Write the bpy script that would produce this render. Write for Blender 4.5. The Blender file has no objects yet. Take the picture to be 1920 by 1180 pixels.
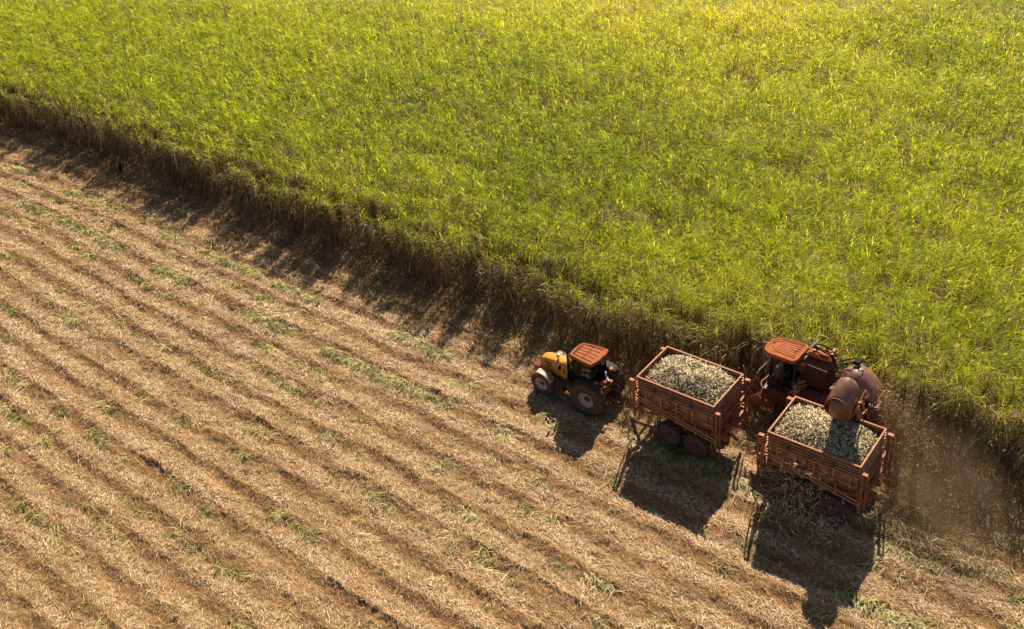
import bpy, math, random
import numpy as np
from mathutils import Vector, Matrix
R_ = math.radians
random.seed(7)
rng = np.random.default_rng(7)
scene = bpy.context.scene
col = scene.collection

# ---------------------------------------------------------------- camera, world, sun, exposure
CR = Vector((0.77255, 0.62526, -0.11050)); CU = Vector((-0.29590, 0.50851, 0.80862)); CF = Vector((-0.56179, 0.59200, -0.57786))
CAM = Vector((15.0, -25.0, 28.865)); FPX = 1800.0
cd = bpy.data.cameras.new('camera'); cam = bpy.data.objects.new('camera', cd); col.objects.link(cam)
m = Matrix((CR, CU, -CF)).transposed().to_4x4(); m.translation = CAM; cam.matrix_world = m
cd.sensor_width = 36; cd.lens = FPX/1920*36; cd.clip_end = 5000; cd.clip_start = 0.5
scene.camera = cam
SUN = Vector((-0.2664, 0.7192, 0.6417)).normalized()
w = bpy.data.worlds.new('World'); scene.world = w; w.use_nodes = True
nt = w.node_tree; bg = nt.nodes['Background']; sky = nt.nodes.new('ShaderNodeTexSky')
sky.sky_type = 'NISHITA'; sky.sun_disc = False
sky.sun_elevation = math.asin(SUN.z); sky.sun_rotation = math.atan2(SUN.x, SUN.y)
sky.dust_density = 1.0; sky.ozone_density = 1.0
nt.links.new(sky.outputs[0], bg.inputs[0]); bg.inputs[1].default_value = 0.052
ld = bpy.data.lights.new('sun', 'SUN'); ld.energy = 5.0; ld.angle = R_(0.5); ld.color = (1.0, 0.89, 0.72)
lo = bpy.data.objects.new('sun', ld); col.objects.link(lo); lo.rotation_euler = SUN.to_track_quat('Z', 'Y').to_euler()
lo.location = (0, 0, 40)
scene.view_settings.view_transform = 'Standard'; scene.view_settings.look = 'None'
scene.view_settings.exposure = 1.05; scene.view_settings.gamma = 1
scene.cycles.max_bounces = 6; scene.cycles.transparent_max_bounces = 8

def px(P):                                   # numpy world points -> pixel in the 1920 wide frame (used only to decide what the photo could see)
    d = P - np.array(CAM); z = d @ np.array(CF)
    return 960+FPX*(d @ np.array(CR))/z, 590-FPX*(d @ np.array(CU))/z, z
def visible(P, mx=140, my=120):
    x, y, z = px(P); return (z > 1) & (x > -mx) & (x < 1920+mx) & (y > -my) & (y < 1180+my)

# ---------------------------------------------------------------- noise on arrays
def hash2(ix, iy, s):
    n = (ix.astype(np.int64)*374761393 + iy.astype(np.int64)*668265263 + s*1442695041) & 0xffffffff
    n = ((n ^ (n >> 13))*1274126177) & 0xffffffff
    return ((n ^ (n >> 16)) & 0xffff)/65535.0
def vnoise(x, y, s=0):
    ix = np.floor(x); iy = np.floor(y); fx = x-ix; fy = y-iy
    fx = fx*fx*(3-2*fx); fy = fy*fy*(3-2*fy)
    a = hash2(ix, iy, s); b = hash2(ix+1, iy, s); c = hash2(ix, iy+1, s); d = hash2(ix+1, iy+1, s)
    return (a+(b-a)*fx)*(1-fy)+(c+(d-c)*fx)*fy
def fbm(x, y, s=0, o=4):
    r = 0; a = .5; t = 0
    for k in range(o):
        r = r+a*vnoise(x*2**k, y*2**k, s+k*17); t += a; a *= .5
    return r/t

# ---------------------------------------------------------------- materials
def mat(name, color, rough=.6, metal=0., var=None, vscale=3., bump=0., bscale=30., spec=.5, dust=None, dustamt=.5):
    m = bpy.data.materials.new(name); m.use_nodes = True; t = m.node_tree; b = t.nodes['Principled BSDF']
    b.inputs['Base Color'].default_value = (*color, 1); b.inputs['Roughness'].default_value = rough
    b.inputs['Metallic'].default_value = metal; b.inputs['Specular IOR Level'].default_value = spec
    tc = t.nodes.new('ShaderNodeTexCoord')
    if var is not None:
        n = t.nodes.new('ShaderNodeTexNoise'); n.inputs['Scale'].default_value = vscale; n.inputs['Detail'].default_value = 8
        n.inputs['Roughness'].default_value = .65
        t.links.new(tc.outputs['Object'], n.inputs['Vector'])
        r = t.nodes.new('ShaderNodeValToRGB'); r.color_ramp.elements[0].position = .36; r.color_ramp.elements[1].position = .64
        r.color_ramp.elements[0].color = (*var, 1); r.color_ramp.elements[1].color = (*color, 1)
        t.links.new(n.outputs[0], r.inputs[0]); t.links.new(r.outputs[0], b.inputs['Base Color'])
        last = r.outputs[0]
        if dust is not None:
            g = t.nodes.new('ShaderNodeNewGeometry'); s = t.nodes.new('ShaderNodeSeparateXYZ')
            n2 = t.nodes.new('ShaderNodeTexNoise'); n2.inputs['Scale'].default_value = 6; n2.inputs['Detail'].default_value = 6
            t.links.new(tc.outputs['Object'], n2.inputs['Vector'])
            t.links.new(g.outputs['Normal'], s.inputs[0])
            ma = t.nodes.new('ShaderNodeMath'); ma.operation = 'MULTIPLY_ADD'; ma.inputs[1].default_value = .5; ma.inputs[2].default_value = dustamt-.5
            t.links.new(s.outputs[2], ma.inputs[0])
            mb_ = t.nodes.new('ShaderNodeMath'); mb_.operation = 'ADD'; mb_.use_clamp = True
            t.links.new(ma.outputs[0], mb_.inputs[0]); t.links.new(n2.outputs[0], mb_.inputs[1])
            mx = t.nodes.new('ShaderNodeMix'); mx.data_type = 'RGBA'
            mx.inputs[7].default_value = (*dust, 1)
            t.links.new(mb_.outputs[0], mx.inputs[0]); t.links.new(last, mx.inputs[6]); t.links.new(mx.outputs[2], b.inputs['Base Color'])
    if bump:
        n = t.nodes.new('ShaderNodeTexNoise'); n.inputs['Scale'].default_value = bscale; n.inputs['Detail'].default_value = 5
        t.links.new(tc.outputs['Object'], n.inputs['Vector'])
        bu = t.nodes.new('ShaderNodeBump'); bu.inputs['Strength'].default_value = bump; bu.inputs['Distance'].default_value = .02
        t.links.new(n.outputs[0], bu.inputs['Height']); t.links.new(bu.outputs[0], b.inputs['Normal'])
    return m

def leafmat(name, stops, trans=.5, rough=.45, spec=.4, tgain=1.6, big=None):
    """per-face random value 'rnd' through a ramp; thin leaves let light through"""
    m = bpy.data.materials.new(name); m.use_nodes = True; t = m.node_tree; b = t.nodes['Principled BSDF']
    a = t.nodes.new('ShaderNodeAttribute'); a.attribute_name = 'rnd'
    r = t.nodes.new('ShaderNodeValToRGB'); e = r.color_ramp.elements
    while len(e) < len(stops): e.new(.5)
    for k, (p, c) in enumerate(stops): e[k].position = p; e[k].color = (*c, 1)
    t.links.new(a.outputs['Fac'], r.inputs[0]); last = r.outputs[0]
    b.inputs['Roughness'].default_value = rough; b.inputs['Specular IOR Level'].default_value = spec
    t.links.new(last, b.inputs['Base Color'])
    if trans:
        tr = t.nodes.new('ShaderNodeBsdfTranslucent')
        g = t.nodes.new('ShaderNodeMix'); g.data_type = 'RGBA'; g.blend_type = 'MULTIPLY'; g.inputs[0].default_value = 1
        g.inputs[7].default_value = (tgain, tgain, tgain*.6, 1)
        t.links.new(last, g.inputs[6]); t.links.new(g.outputs[2], tr.inputs[0])
        mx = t.nodes.new('ShaderNodeMixShader'); mx.inputs[0].default_value = trans
        t.links.new(b.outputs[0], mx.inputs[1]); t.links.new(tr.outputs[0], mx.inputs[2])
        t.links.new(mx.outputs[0], t.nodes['Material Output'].inputs[0])
    return m

RUST = (.30, .085, .028)
M = {}
M['rust'] = mat('dusty_red_steel', (.38, .115, .03), .75, 0, var=(.12, .036, .014), vscale=4, bump=.3, dust=(.36, .14, .05), dustamt=.0)
M['rust_pale'] = mat('pale_worn_steel', (.52, .225, .085), .7, 0, var=(.27, .09, .03), vscale=6, bump=.2, dust=(.52, .25, .10), dustamt=-.2)
M['edge'] = mat('worn_rim_steel', (.40, .155, .05), .7, 0, var=(.26, .085, .028), vscale=8, bump=.2)
M['panel'] = mat('stained_side_sheet', (.38, .175, .075), .75, 0, var=(.11, .045, .02), vscale=3.5, bump=.3, dust=(.50, .27, .12), dustamt=-.2)
M['cap'] = mat('orange_red_paint', (.28, .075, .022), .75, 0, var=(.4, .11, .045), vscale=6)
M['dark'] = mat('dark_greasy_metal', (.045, .028, .02), .6, 0, var=(.09, .04, .025), vscale=5, bump=.2)
M['roof'] = mat('dusty_orange_roof', (.37, .108, .032), .8, 0, var=(.25, .07, .022), vscale=5, bump=.1, dust=(.40, .13, .04), dustamt=-.5, spec=.1)
M['groove'] = mat('dark_groove_strips', (.13, .032, .012), .8)  # darker red-brown for the strips that mark the roof grooves
M['red_body'] = mat('dusty_red_body', (.13, .034, .017), .55, 0, var=(.06, .018, .011), vscale=3, bump=.15, dust=(.30, .11, .05), dustamt=-.3, spec=.3)
M['hood'] = mat('dusty_steel_hood', (.23, .092, .048), .36, .0, var=(.12, .048, .027), vscale=4, bump=.12, dust=(.33, .145, .08), dustamt=-.2, spec=.6)
M['yellow'] = mat('yellow_paint', (.60, .25, .012), .6, 0, var=(.46, .18, .015), vscale=5, bump=.05, dust=(.50, .25, .07), dustamt=-.35, spec=.2)
M['yellow_d'] = mat('dark_grille', (.06, .035, .02), .7)
M['tyre'] = mat('dusty_rubber', (.12, .062, .042), .9, 0, var=(.07, .04, .03), vscale=5, bump=.3, spec=.2)
M['rim'] = mat('dusty_pale_rim', (.62, .44, .36), .55, 0, var=(.28, .15, .1), vscale=8)
M['rim_dark'] = mat('rusty_rim', (.32, .085, .04), .7, 0, var=(.08, .025, .016), vscale=8)
M['hub'] = mat('dark_hub', (.03, .03, .035), .5)
M['fender'] = mat('dusty_pale_fender', (.46, .33, .25), .5, 0, var=(.25, .14, .09), vscale=6)
M['black'] = mat('black_plastic', (.022, .018, .017), .75, 0, var=(.045, .03, .024), vscale=4, spec=.15)
M['white'] = mat('white_metal', (.75, .68, .6), .35, 0, var=(.5, .4, .34), vscale=9)
M['chrome'] = mat('bright_steel', (.7, .62, .6), .2, 1.)
M['lamp'] = mat('orange_lens', (.8, .14, .03), .3)
M['hose'] = mat('black_hose', (.02, .016, .014), .85, spec=.1)
M['feather'] = mat('black_feathers', (.009, .008, .008), .95, var=(.016, .014, .014), vscale=20, spec=0)
M['beak'] = mat('pale_beak', (.5, .46, .42), .5)
g = bpy.data.materials.new('green_tinted_glass'); g.use_nodes = True
b = g.node_tree.nodes['Principled BSDF']; b.inputs['Base Color'].default_value = (.42, .5, .40, 1); b.inputs['Roughness'].default_value = .03
b.inputs['Transmission Weight'].default_value = 1; b.inputs['IOR'].default_value = 1.1; b.inputs['Specular IOR Level'].default_value = .9
M['glass'] = g
g = g.copy(); g.name = 'grey_dusty_glass'; b = g.node_tree.nodes['Principled BSDF']; b.inputs['Base Color'].default_value = (.5, .52, .55, 1); b.inputs['Roughness'].default_value = .06
M['glass2'] = g

# ---------------------------------------------------------------- tags and mesh building
def tag(o, label=None, cat=None, group=None, kind=None):
    if label: o['label'] = label
    if cat: o['category'] = cat
    if group: o['group'] = group
    if kind: o['kind'] = kind
    return o
def empty(name, loc, rz=0):
    o = bpy.data.objects.new(name, None); col.objects.link(o); o.location = loc; o.rotation_euler = (0, 0, rz); return o
def npmesh(name, V, F, material, rnd=None, smooth=False):
    me = bpy.data.meshes.new(name); n = F.shape[1]
    me.vertices.add(len(V)); me.vertices.foreach_set('co', np.ascontiguousarray(V, np.float32).ravel())
    me.loops.add(F.size); me.loops.foreach_set('vertex_index', np.ascontiguousarray(F, np.int32).ravel())
    me.polygons.add(len(F)); me.polygons.foreach_set('loop_start', np.arange(0, F.size, n, dtype=np.int32))
    me.update(calc_edges=True)
    if smooth: me.polygons.foreach_set('use_smooth', np.ones(len(F), bool))
    if rnd is not None:
        a = me.attributes.new('rnd', 'FLOAT', 'FACE'); a.data.foreach_set('value', np.ascontiguousarray(rnd, np.float32))
    me.materials.append(material)
    o = bpy.data.objects.new(name, me); col.objects.link(o); return o
def join(parts):
    V = []; F = []; Q = []; k = 0
    for v, f, r in parts: V.append(v); F.append(f+k); Q.append(r); k += len(v)
    return np.concatenate(V), np.concatenate(F), np.concatenate(Q)

def ribbons(p0, d, g, L, W, wdir, rnd, nseg=4, tip=.12, base=.6, bump=None):
    """leaf blades: centre line p0 + L(d t + g t^2), width W along wdir"""
    N = len(p0); t = np.linspace(0, 1, nseg+1)
    prof = np.interp(t, [0, .25, .6, 1], [base, 1, .8, tip])
    c = p0[:, None]+L[:, None, None]*(d[:, None]*t[None, :, None]+g[:, None]*(t**2)[None, :, None])
    s = wdir[:, None]*(W[:, None]*prof[None])[:, :, None]*.5
    V = np.stack([c-s, c+s], 2).reshape(-1, 3)
    b = (np.arange(N)*(nseg+1)*2)[:, None]+np.arange(nseg)[None]*2
    F = np.stack([b, b+1, b+3, b+2], -1).reshape(-1, 4)
    return V, F, np.repeat(rnd, nseg)
def norm(a): return a/np.maximum(np.linalg.norm(a, axis=-1, keepdims=True), 1e-9)

class MB:
    def __init__(s): s.v = []; s.f = []
    def add(s, v, f):
        k = len(s.v); s.v += [tuple(p) for p in v]; s.f += [tuple(i+k for i in q) for q in f]; return s
    def box(s, c, d, rot=(0, 0, 0)):
        from mathutils import Euler
        E = Euler(rot).to_matrix(); c = Vector(c)
        P = [c+E @ Vector((x*d[0]/2, y*d[1]/2, z*d[2]/2)) for x in (-1, 1) for y in (-1, 1) for z in (-1, 1)]
        return s.add(P, [(0, 1, 3, 2), (4, 6, 7, 5), (0, 4, 5, 1), (2, 3, 7, 6), (0, 2, 6, 4), (1, 5, 7, 3)])
    def bar(s, a, b, w=.06, h=None, up=(0, 0, 1)):
        a = Vector(a); b = Vector(b); h = h or w; d = (b-a).normalized(); u = Vector(up)
        if abs(d.dot(u)) > .95: u = Vector((1, 0, 0))
        x = d.cross(u).normalized()*w/2; y = x.cross(d).normalized()*h/2
        P = [p+i*x+j*y for p in (a, b) for i, j in ((-1, -1), (1, -1), (1, 1), (-1, 1))]
        return s.add(P, [(3, 2, 1, 0), (4, 5, 6, 7)]+[(i, (i+1) % 4, (i+1) % 4+4, i+4) for i in range(4)])
    def cyl(s, a, b, r, n=14, r2=None, cap=True):
        a = Vector(a); b = Vector(b); r2 = r if r2 is None else r2; d = (b-a).normalized()
        u = Vector((0, 0, 1)) if abs(d.z) < .9 else Vector((1, 0, 0)); x = d.cross(u).normalized(); y = d.cross(x)
        P = [p+q*(math.cos(2*math.pi*i/n)*x+math.sin(2*math.pi*i/n)*y) for p, q in ((a, r), (b, r2)) for i in range(n)]
        F = [(i, (i+1) % n, (i+1) % n+n, i+n) for i in range(n)]
        if cap: F += [tuple(range(n))[::-1], tuple(range(n, 2*n))]
        return s.add(P, F)
    def tube(s, pts, r, n=8):
        for a, b in zip(pts[:-1], pts[1:]): s.cyl(a, b, r, n)
        return s
    def lathe(s, prof, c, axis='y', n=28):
        """prof: (along axis, radius)"""
        P = []; k = len(prof)
        for i in range(n):
            a = 2*math.pi*i/n
            for h, r in prof:
                if axis == 'y': P.append((c[0]+r*math.cos(a), c[1]+h, c[2]+r*math.sin(a)))
                else: P.append((c[0]+r*math.cos(a), c[1]+r*math.sin(a), c[2]+h))
        F = [(i*k+j, i*k+j+1, ((i+1) % n)*k+j+1, ((i+1) % n)*k+j) for i in range(n) for j in range(k-1)]
        return s.add(P, F)
    def grid(s, G):
        """G rows of points -> surface"""
        a = len(G); b = len(G[0]); return s.add([p for r in G for p in r], [(i*b+j, i*b+j+1, (i+1)*b+j+1, (i+1)*b+j) for i in range(a-1) for j in range(b-1)])
    def prism(s, poly, vec):
        n = len(poly); vec = Vector(vec); P = [Vector(p) for p in poly]+[Vector(p)+vec for p in poly]
        return s.add(P, [tuple(range(n))[::-1], tuple(range(n, 2*n))]+[(i, (i+1) % n, (i+1) % n+n, i+n) for i in range(n)])
    def build(s, name, m, parent=None, bevel=0, smooth=False, solid=0):
        me = bpy.data.meshes.new(name); me.from_pydata([tuple(p) for p in s.v], [], s.f)
        import bmesh
        bm = bmesh.new(); bm.from_mesh(me); bmesh.ops.recalc_face_normals(bm, faces=bm.faces)
        if bevel: bmesh.ops.bevel(bm, geom=[e for e in bm.edges if len(e.link_faces) == 2 and e.calc_face_angle(0) > .5], offset=bevel, segments=2, affect='EDGES', clamp_overlap=True)
        bm.to_mesh(me); bm.free(); me.materials.append(m)
        if smooth:
            for p in me.polygons: p.use_smooth = True
            me.set_sharp_from_angle(angle=R_(40))
        o = bpy.data.objects.new(name, me); col.objects.link(o)
        if parent: o.parent = parent
        if solid:
            md = o.modifiers.new('thickness', 'SOLIDIFY'); md.thickness = solid; md.offset = 0
        return o
def copy_tree(o, parent=None):
    c = o.copy(); col.objects.link(c); c.parent = parent
    for ch in [x for x in bpy.data.objects if x.parent == o]: copy_tree(ch, c)
    return c

# ---------------------------------------------------------------- the field
wx = [-140, -70, -55, -45, -32, -23, -12, 0, 30]; wy = [-.9, -.5, .15, .4, -.1, -.15, .1, .1, .15]
def wob(x): return np.interp(x, wx, wy)
def rowphase(x, y): return (y-.75-wob(x)*.6)/1.5
def row_amp(x, row): return .30+1.25*fbm(x*.45+row*7.3, row*3.1, 5, 4)
def ground_h(x, y):
    jit = .16*(fbm(x*.9, y*.35, 7, 3)-.5)+.25*(fbm(x*.09, y*.5, 8, 2)-.5)
    ph = rowphase(x, y)+jit; row = np.floor(ph); fr = ph-row   # 0 at crest; falls steeply on the -y side (fr just below 1)
    prof = np.interp(fr, [0, .15, .42, .56, .67, .80, 1], [1, .88, .62, .22, .03, .32, 1])
    amp = .125*row_amp(x, row)*(.8+.4*hash2(row, row*0, 3))
    fade = np.clip((3.6-y)/1.2, 0, 1)
    lump = .16*(fbm(x*1.1, y*2.2, 11, 3)-.5)+.13*(fbm(x*3., y*4.2, 21, 3)-.5)
    return prof*amp*fade+lump*(.5+.5*fade)
def fieldmat():
    m = bpy.data.materials.new('straw_and_soil'); m.use_nodes = True; t = m.node_tree; b = t.nodes['Principled BSDF']; b.inputs['Roughness'].default_value = .95; b.inputs['Specular IOR Level'].default_value = .1
    tc = t.nodes.new('ShaderNodeTexCoord')
    def noise(sc, det=8, rough=.65, st=(1, 1, 1)):
        mp = t.nodes.new('ShaderNodeMapping'); mp.inputs['Scale'].default_value = st
        n = t.nodes.new('ShaderNodeTexNoise'); n.inputs['Scale'].default_value = sc; n.inputs['Detail'].default_value = det; n.inputs['Roughness'].default_value = rough
        t.links.new(tc.outputs['Object'], mp.inputs[0]); t.links.new(mp.outputs[0], n.inputs['Vector']); return n
    n1 = noise(9, 8, .75, (.7, 1.2, 1)); r = t.nodes.new('ShaderNodeValToRGB'); e = r.color_ramp.elements
    e[0].position = .35; e[0].color = (.09, .045, .022, 1); e[1].position = .68; e[1].color = (.40, .26, .12, 1)
    x = e.new(.5); x.color = (.24, .135, .055, 1)
    t.links.new(n1.outputs[0], r.inputs[0])
    n2 = noise(.5, 5, .6, (.35, 1.6, 1)); r2 = t.nodes.new('ShaderNodeValToRGB'); r2.color_ramp.elements[0].position = .4; r2.color_ramp.elements[1].position = .65
    r2.color_ramp.elements[0].color = (.8, .72, .66, 1); r2.color_ramp.elements[1].color = (1.1, 1.05, 1, 1)
    t.links.new(n2.outputs[0], r2.inputs[0])
    mx = t.nodes.new('ShaderNodeMix'); mx.data_type = 'RGBA'; mx.blend_type = 'MULTIPLY'; mx.inputs[0].default_value = 1
    t.links.new(r.outputs[0], mx.inputs[6]); t.links.new(r2.outputs[0], mx.inputs[7]); t.links.new(mx.outputs[2], b.inputs['Base Color'])
    n3 = noise(25, 6, .7); bu = t.nodes.new('ShaderNodeBump'); bu.inputs['Strength'].default_value = .8; bu.inputs['Distance'].default_value = .04
    t.links.new(n3.outputs[0], bu.inputs['Height']); t.links.new(bu.outputs[0], b.inputs['Normal'])
    return m
M['field'] = fieldmat()
xs = np.arange(-100, 30, .13); ys = np.arange(-32, 7, .075)
X, Y = np.meshgrid(xs, ys, indexing='ij'); Z = ground_h(X, Y)
ny = len(ys); V = np.stack([X, Y, Z], -1).reshape(-1, 3)
i, j = np.meshgrid(np.arange(len(xs)-1), np.arange(ny-1), indexing='ij'); a = (i*ny+j).ravel()
F = np.stack([a, a+ny, a+ny+1, a+1], -1)
vis = visible(V, 500, 400)[F[:, 0]]; F = F[vis]
used = np.unique(F); remap = np.zeros(len(V), np.int64); remap[used] = np.arange(len(used))
tag(npmesh('harvested_field', V[used], remap[F], M['field'], smooth=True), kind='structure')
mb = MB(); mb.add([(-2500, -2500, -.25), (2500, -2500, -.25), (2500, 2500, -.25), (-2500, 2500, -.25)], [(0, 1, 2, 3)])
tag(mb.build('ground', mat('dry_soil', (.16, .085, .045), .95, var=(.10, .05, .025), vscale=.3)), kind='structure')

# straw: pale shredded leaves on everything that has been cut
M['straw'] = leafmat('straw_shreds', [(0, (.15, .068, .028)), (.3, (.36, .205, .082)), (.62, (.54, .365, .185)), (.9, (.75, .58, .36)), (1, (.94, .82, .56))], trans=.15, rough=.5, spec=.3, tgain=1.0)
def scatter_xy(n, x0, x1, y0, y1):
    P = np.stack([rng.uniform(x0, x1, n), rng.uniform(y0, y1, n), np.zeros(n)], -1); return P[visible(P, 120, 110)]
P = np.concatenate([scatter_xy(1000000, -90, 22, -30, 5.6), scatter_xy(450000, -40, 22, -30, 4.5)])
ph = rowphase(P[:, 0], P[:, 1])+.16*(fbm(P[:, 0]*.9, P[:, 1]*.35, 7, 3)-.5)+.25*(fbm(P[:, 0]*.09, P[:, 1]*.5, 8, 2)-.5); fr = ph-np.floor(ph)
keep = rng.random(len(P)) < np.interp(fr, [0, .12, .5, .66, .80, .93, 1], [.9, 1, 1, .8, .5, .55, .9])*(.45+.9*fbm(P[:, 0]*.9, P[:, 1]*1.8, 41, 3))*np.interp(P[:, 1]+1.2*(fbm(P[:, 0]*.8, P[:, 1]*.8, 43, 3)-.5), [.9, 2.0], [1, .3])
P = P[keep]; n = len(P); P[:, 2] = ground_h(P[:, 0], P[:, 1])+rng.uniform(0, .05, n)
dist = np.linalg.norm(P-np.array(CAM), axis=1)
ang = rng.normal(R_(-25), .75, n)+np.where(rng.random(n) < .5, np.pi, 0)
d = norm(np.stack([np.cos(ang), np.sin(ang), rng.uniform(-.05, .28, n)], -1)); wd = norm(np.stack([-np.sin(ang), np.cos(ang), rng.normal(0, .5, n)], -1))
gz = np.stack([rng.normal(0, .15, n), rng.normal(0, .15, n), -rng.uniform(.05, .35, n)], -1)
L = rng.gamma(2.2, .05, n)+.045; W = rng.uniform(.009, .027, n)*np.clip(dist/45, .9, 1.7)
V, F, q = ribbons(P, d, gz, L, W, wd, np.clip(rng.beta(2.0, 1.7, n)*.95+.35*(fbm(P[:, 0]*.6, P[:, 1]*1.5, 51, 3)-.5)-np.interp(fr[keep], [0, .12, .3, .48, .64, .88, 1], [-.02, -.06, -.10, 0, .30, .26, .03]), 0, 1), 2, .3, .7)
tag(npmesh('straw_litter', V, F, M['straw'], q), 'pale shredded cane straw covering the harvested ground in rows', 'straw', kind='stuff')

# green leaf tops dropped in lines and tufts
M['greenlitter'] = leafmat('wilting_green_tops', [(0, (.03, .03, .008)), (.28, (.08, .08, .014)), (.5, (.27, .24, .07)), (.75, (.54, .45, .19)), (1, (.82, .70, .42))], trans=.35, rough=.5, spec=.2, tgain=1.3)
lines = [(.12, .40, 3.0), (-2.72, .36, 4.0), (-1.25, .34, .6), (-4.2, .34, .6), (-5.72, .34, .7), (-7.2, .34, .55), (-8.72, .45, .9), (-10.2, .34, .5), (-11.7, .34, .7), (-13.2, .34, .5), (-14.72, .38, .9), (-16.2, .34, .6), (-17.7, .4, .8), (2.2, .6, .35), (-19.2, .34, .6), (-20.7, .35, .7), (-22.2, .35, .6)]
C = []
for k, (yl, sy, den) in enumerate(lines):
    x = rng.uniform(-95, 20, int(430*den)); dn = fbm(x*.33, x*0+k*5.1, 60+k, 3)
    x = x[rng.random(len(x)) < np.clip((dn-.45)*8.0, .03, 1)]
    C.append(np.stack([x, yl+wob(x)*.6+rng.normal(0, sy*.3, len(x)), x*0], -1))
x = rng.uniform(5.5, 19, 90); C.append(np.stack([x, rng.uniform(-1.0, 3.0, 90), x*0], -1))
x = rng.uniform(-90, 19, 90); C.append(np.stack([x, rng.uniform(-28, 3.5, 90), x*0], -1))
C = np.concatenate(C); C = C[visible(C)]; nc = len(C)
per = 18; ci = np.repeat(np.arange(nc), per); n = len(ci)
P = C[ci]+np.stack([rng.normal(0, .24, n), rng.normal(0, .10, n), np.zeros(n)], -1); P[:, 2] = ground_h(P[:, 0], P[:, 1])+rng.uniform(0, .1, n)
main = rng.normal(R_(-60), .7, nc)[ci]; ang = main+rng.normal(0, .75, n)
d = norm(np.stack([np.cos(ang), np.sin(ang), rng.uniform(.2, 1.3, n)], -1)); wd = np.stack([-np.sin(ang), np.cos(ang), 0*ang], -1)
gz = np.stack([0*ang, 0*ang, -rng.uniform(.6, 1.3, n)], -1)
L = rng.uniform(.3, .9, n)*rng.uniform(.5, 1.25, nc)[ci]; W = rng.uniform(.018, .04, n)*np.clip(np.linalg.norm(P-np.array(CAM), axis=1)/45, .9, 1.6)
cr = np.clip(rng.beta(1.7, 1.6, nc), 0, 1)
V, F, q = ribbons(P, d, gz, L, W, wd, np.clip(cr[ci]*.6+rng.uniform(0, .5, n), 0, 1), 3, .15, .7)
V[:, 2] = np.maximum(V[:, 2], ground_h(V[:, 0], V[:, 1])+.01)
tag(npmesh('green_cane_trash', V, F, M['greenlitter'], q), 'wilting green cane tops dropped in broken lines over the straw', 'cane tops', kind='stuff')

# ---------------------------------------------------------------- standing cane
def edge(x):
    base = 4.78+wob(x)*.9
    cut = np.interp(x, [-1.2, .2], [0, 1.25])
    return base+cut+.9*(fbm(x*.7, x*0, 71, 4)-.5)
M['cane'] = leafmat('cane_leaf', [(0, (.015, .032, .002)), (.2, (.085, .142, .004)), (.48, (.265, .315, .006)), (.78, (.46, .45, .010)), (.95, (.55, .48, .025)), (1, (.72, .62, .15))], trans=.42, rough=.5, spec=.07, tgain=2.4)
M['deadleaf'] = leafmat('dry_hanging_leaf', [(0, (.045, .022, .010)), (.45, (.15, .082, .036)), (.8, (.30, .185, .085)), (1, (.50, .38, .21))], trans=.15, rough=.7, spec=.12, tgain=1.2)
M['stalk'] = leafmat('cane_stalk', [(0, (.09, .05, .03)), (.6, (.2, .13, .06)), (1, (.34, .27, .12))], trans=0, rough=.5)
rows = np.arange(0, 82, 1.5); S = []
for k, r in enumerate(rows):
    x = np.arange(-165, 62, .098)+rng.normal(0, .06, len(np.arange(-165, 62, .098)))
    y = 4.75+wob(x)+r+rng.normal(0, .27, len(x)); S.append(np.stack([x, y, np.zeros(len(x))], -1))
S = np.concatenate(S); S[:, 2] = 2.8
S = S[visible(S, 130, 60)]; S[:, 2] = 0
S = S[S[:, 1] > edge(S[:, 0])]
dist = np.linalg.norm(S-np.array(CAM), axis=1)
S = S[rng.random(len(S)) < np.interp(dist, [35, 60, 110], [1, .85, .6])]; dist = np.linalg.norm(S-np.array(CAM), axis=1)
hole = fbm(S[:, 0]*.22+5, S[:, 1]*.55, 81, 3); gap = np.clip((.335-hole)*14, 0, 1)          # thin patches along the rows
S = S[rng.random(len(S)) > gap*.3]; dist = np.linalg.norm(S-np.array(CAM), axis=1); ns = len(S)
toedge = S[:, 1]-edge(S[:, 0])
H = 3.06+.22*np.clip(1-toedge/2.5, 0, 1)+1.3*(fbm(S[:, 0]*1.05, S[:, 1]*1.05, 91, 4)-.5)*(1-.5*np.clip(1-toedge/1.5, 0, 1))+rng.normal(0, .17, ns)
hole = fbm(S[:, 0]*.22+5, S[:, 1]*.55, 81, 3); H -= np.clip((.38-hole)*5, 0, .5)
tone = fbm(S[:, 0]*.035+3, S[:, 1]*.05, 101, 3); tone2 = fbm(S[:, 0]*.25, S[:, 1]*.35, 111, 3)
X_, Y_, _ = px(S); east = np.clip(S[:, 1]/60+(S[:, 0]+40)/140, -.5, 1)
stone = .50+.26*(tone-.5)*2+.20*(tone2-.5)+.18*(east-.35)+rng.normal(0, .05, ns)  # east term: yellower crop plus a warm far glow painted into leaf tone
lean = np.stack([np.interp(S[:, 0], [-75, -35, 0, 12], [-.75, -.35, .02, .28]), np.interp(S[:, 0], [-75, -10, 12], [.05, .12, .12]), np.zeros(ns)], -1)
lean += np.stack([fbm(S[:, 0]*.8, S[:, 1]*.8, 121, 2)-.5, fbm(S[:, 0]*.8, S[:, 1]*.8, 131, 2)-.5, np.zeros(ns)], -1)*.9
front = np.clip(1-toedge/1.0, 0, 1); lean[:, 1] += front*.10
top = S+np.stack([lean[:, 0]*.35*H/2, lean[:, 1]*.35*H/2-front*.62, H], -1)
parts = []
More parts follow.
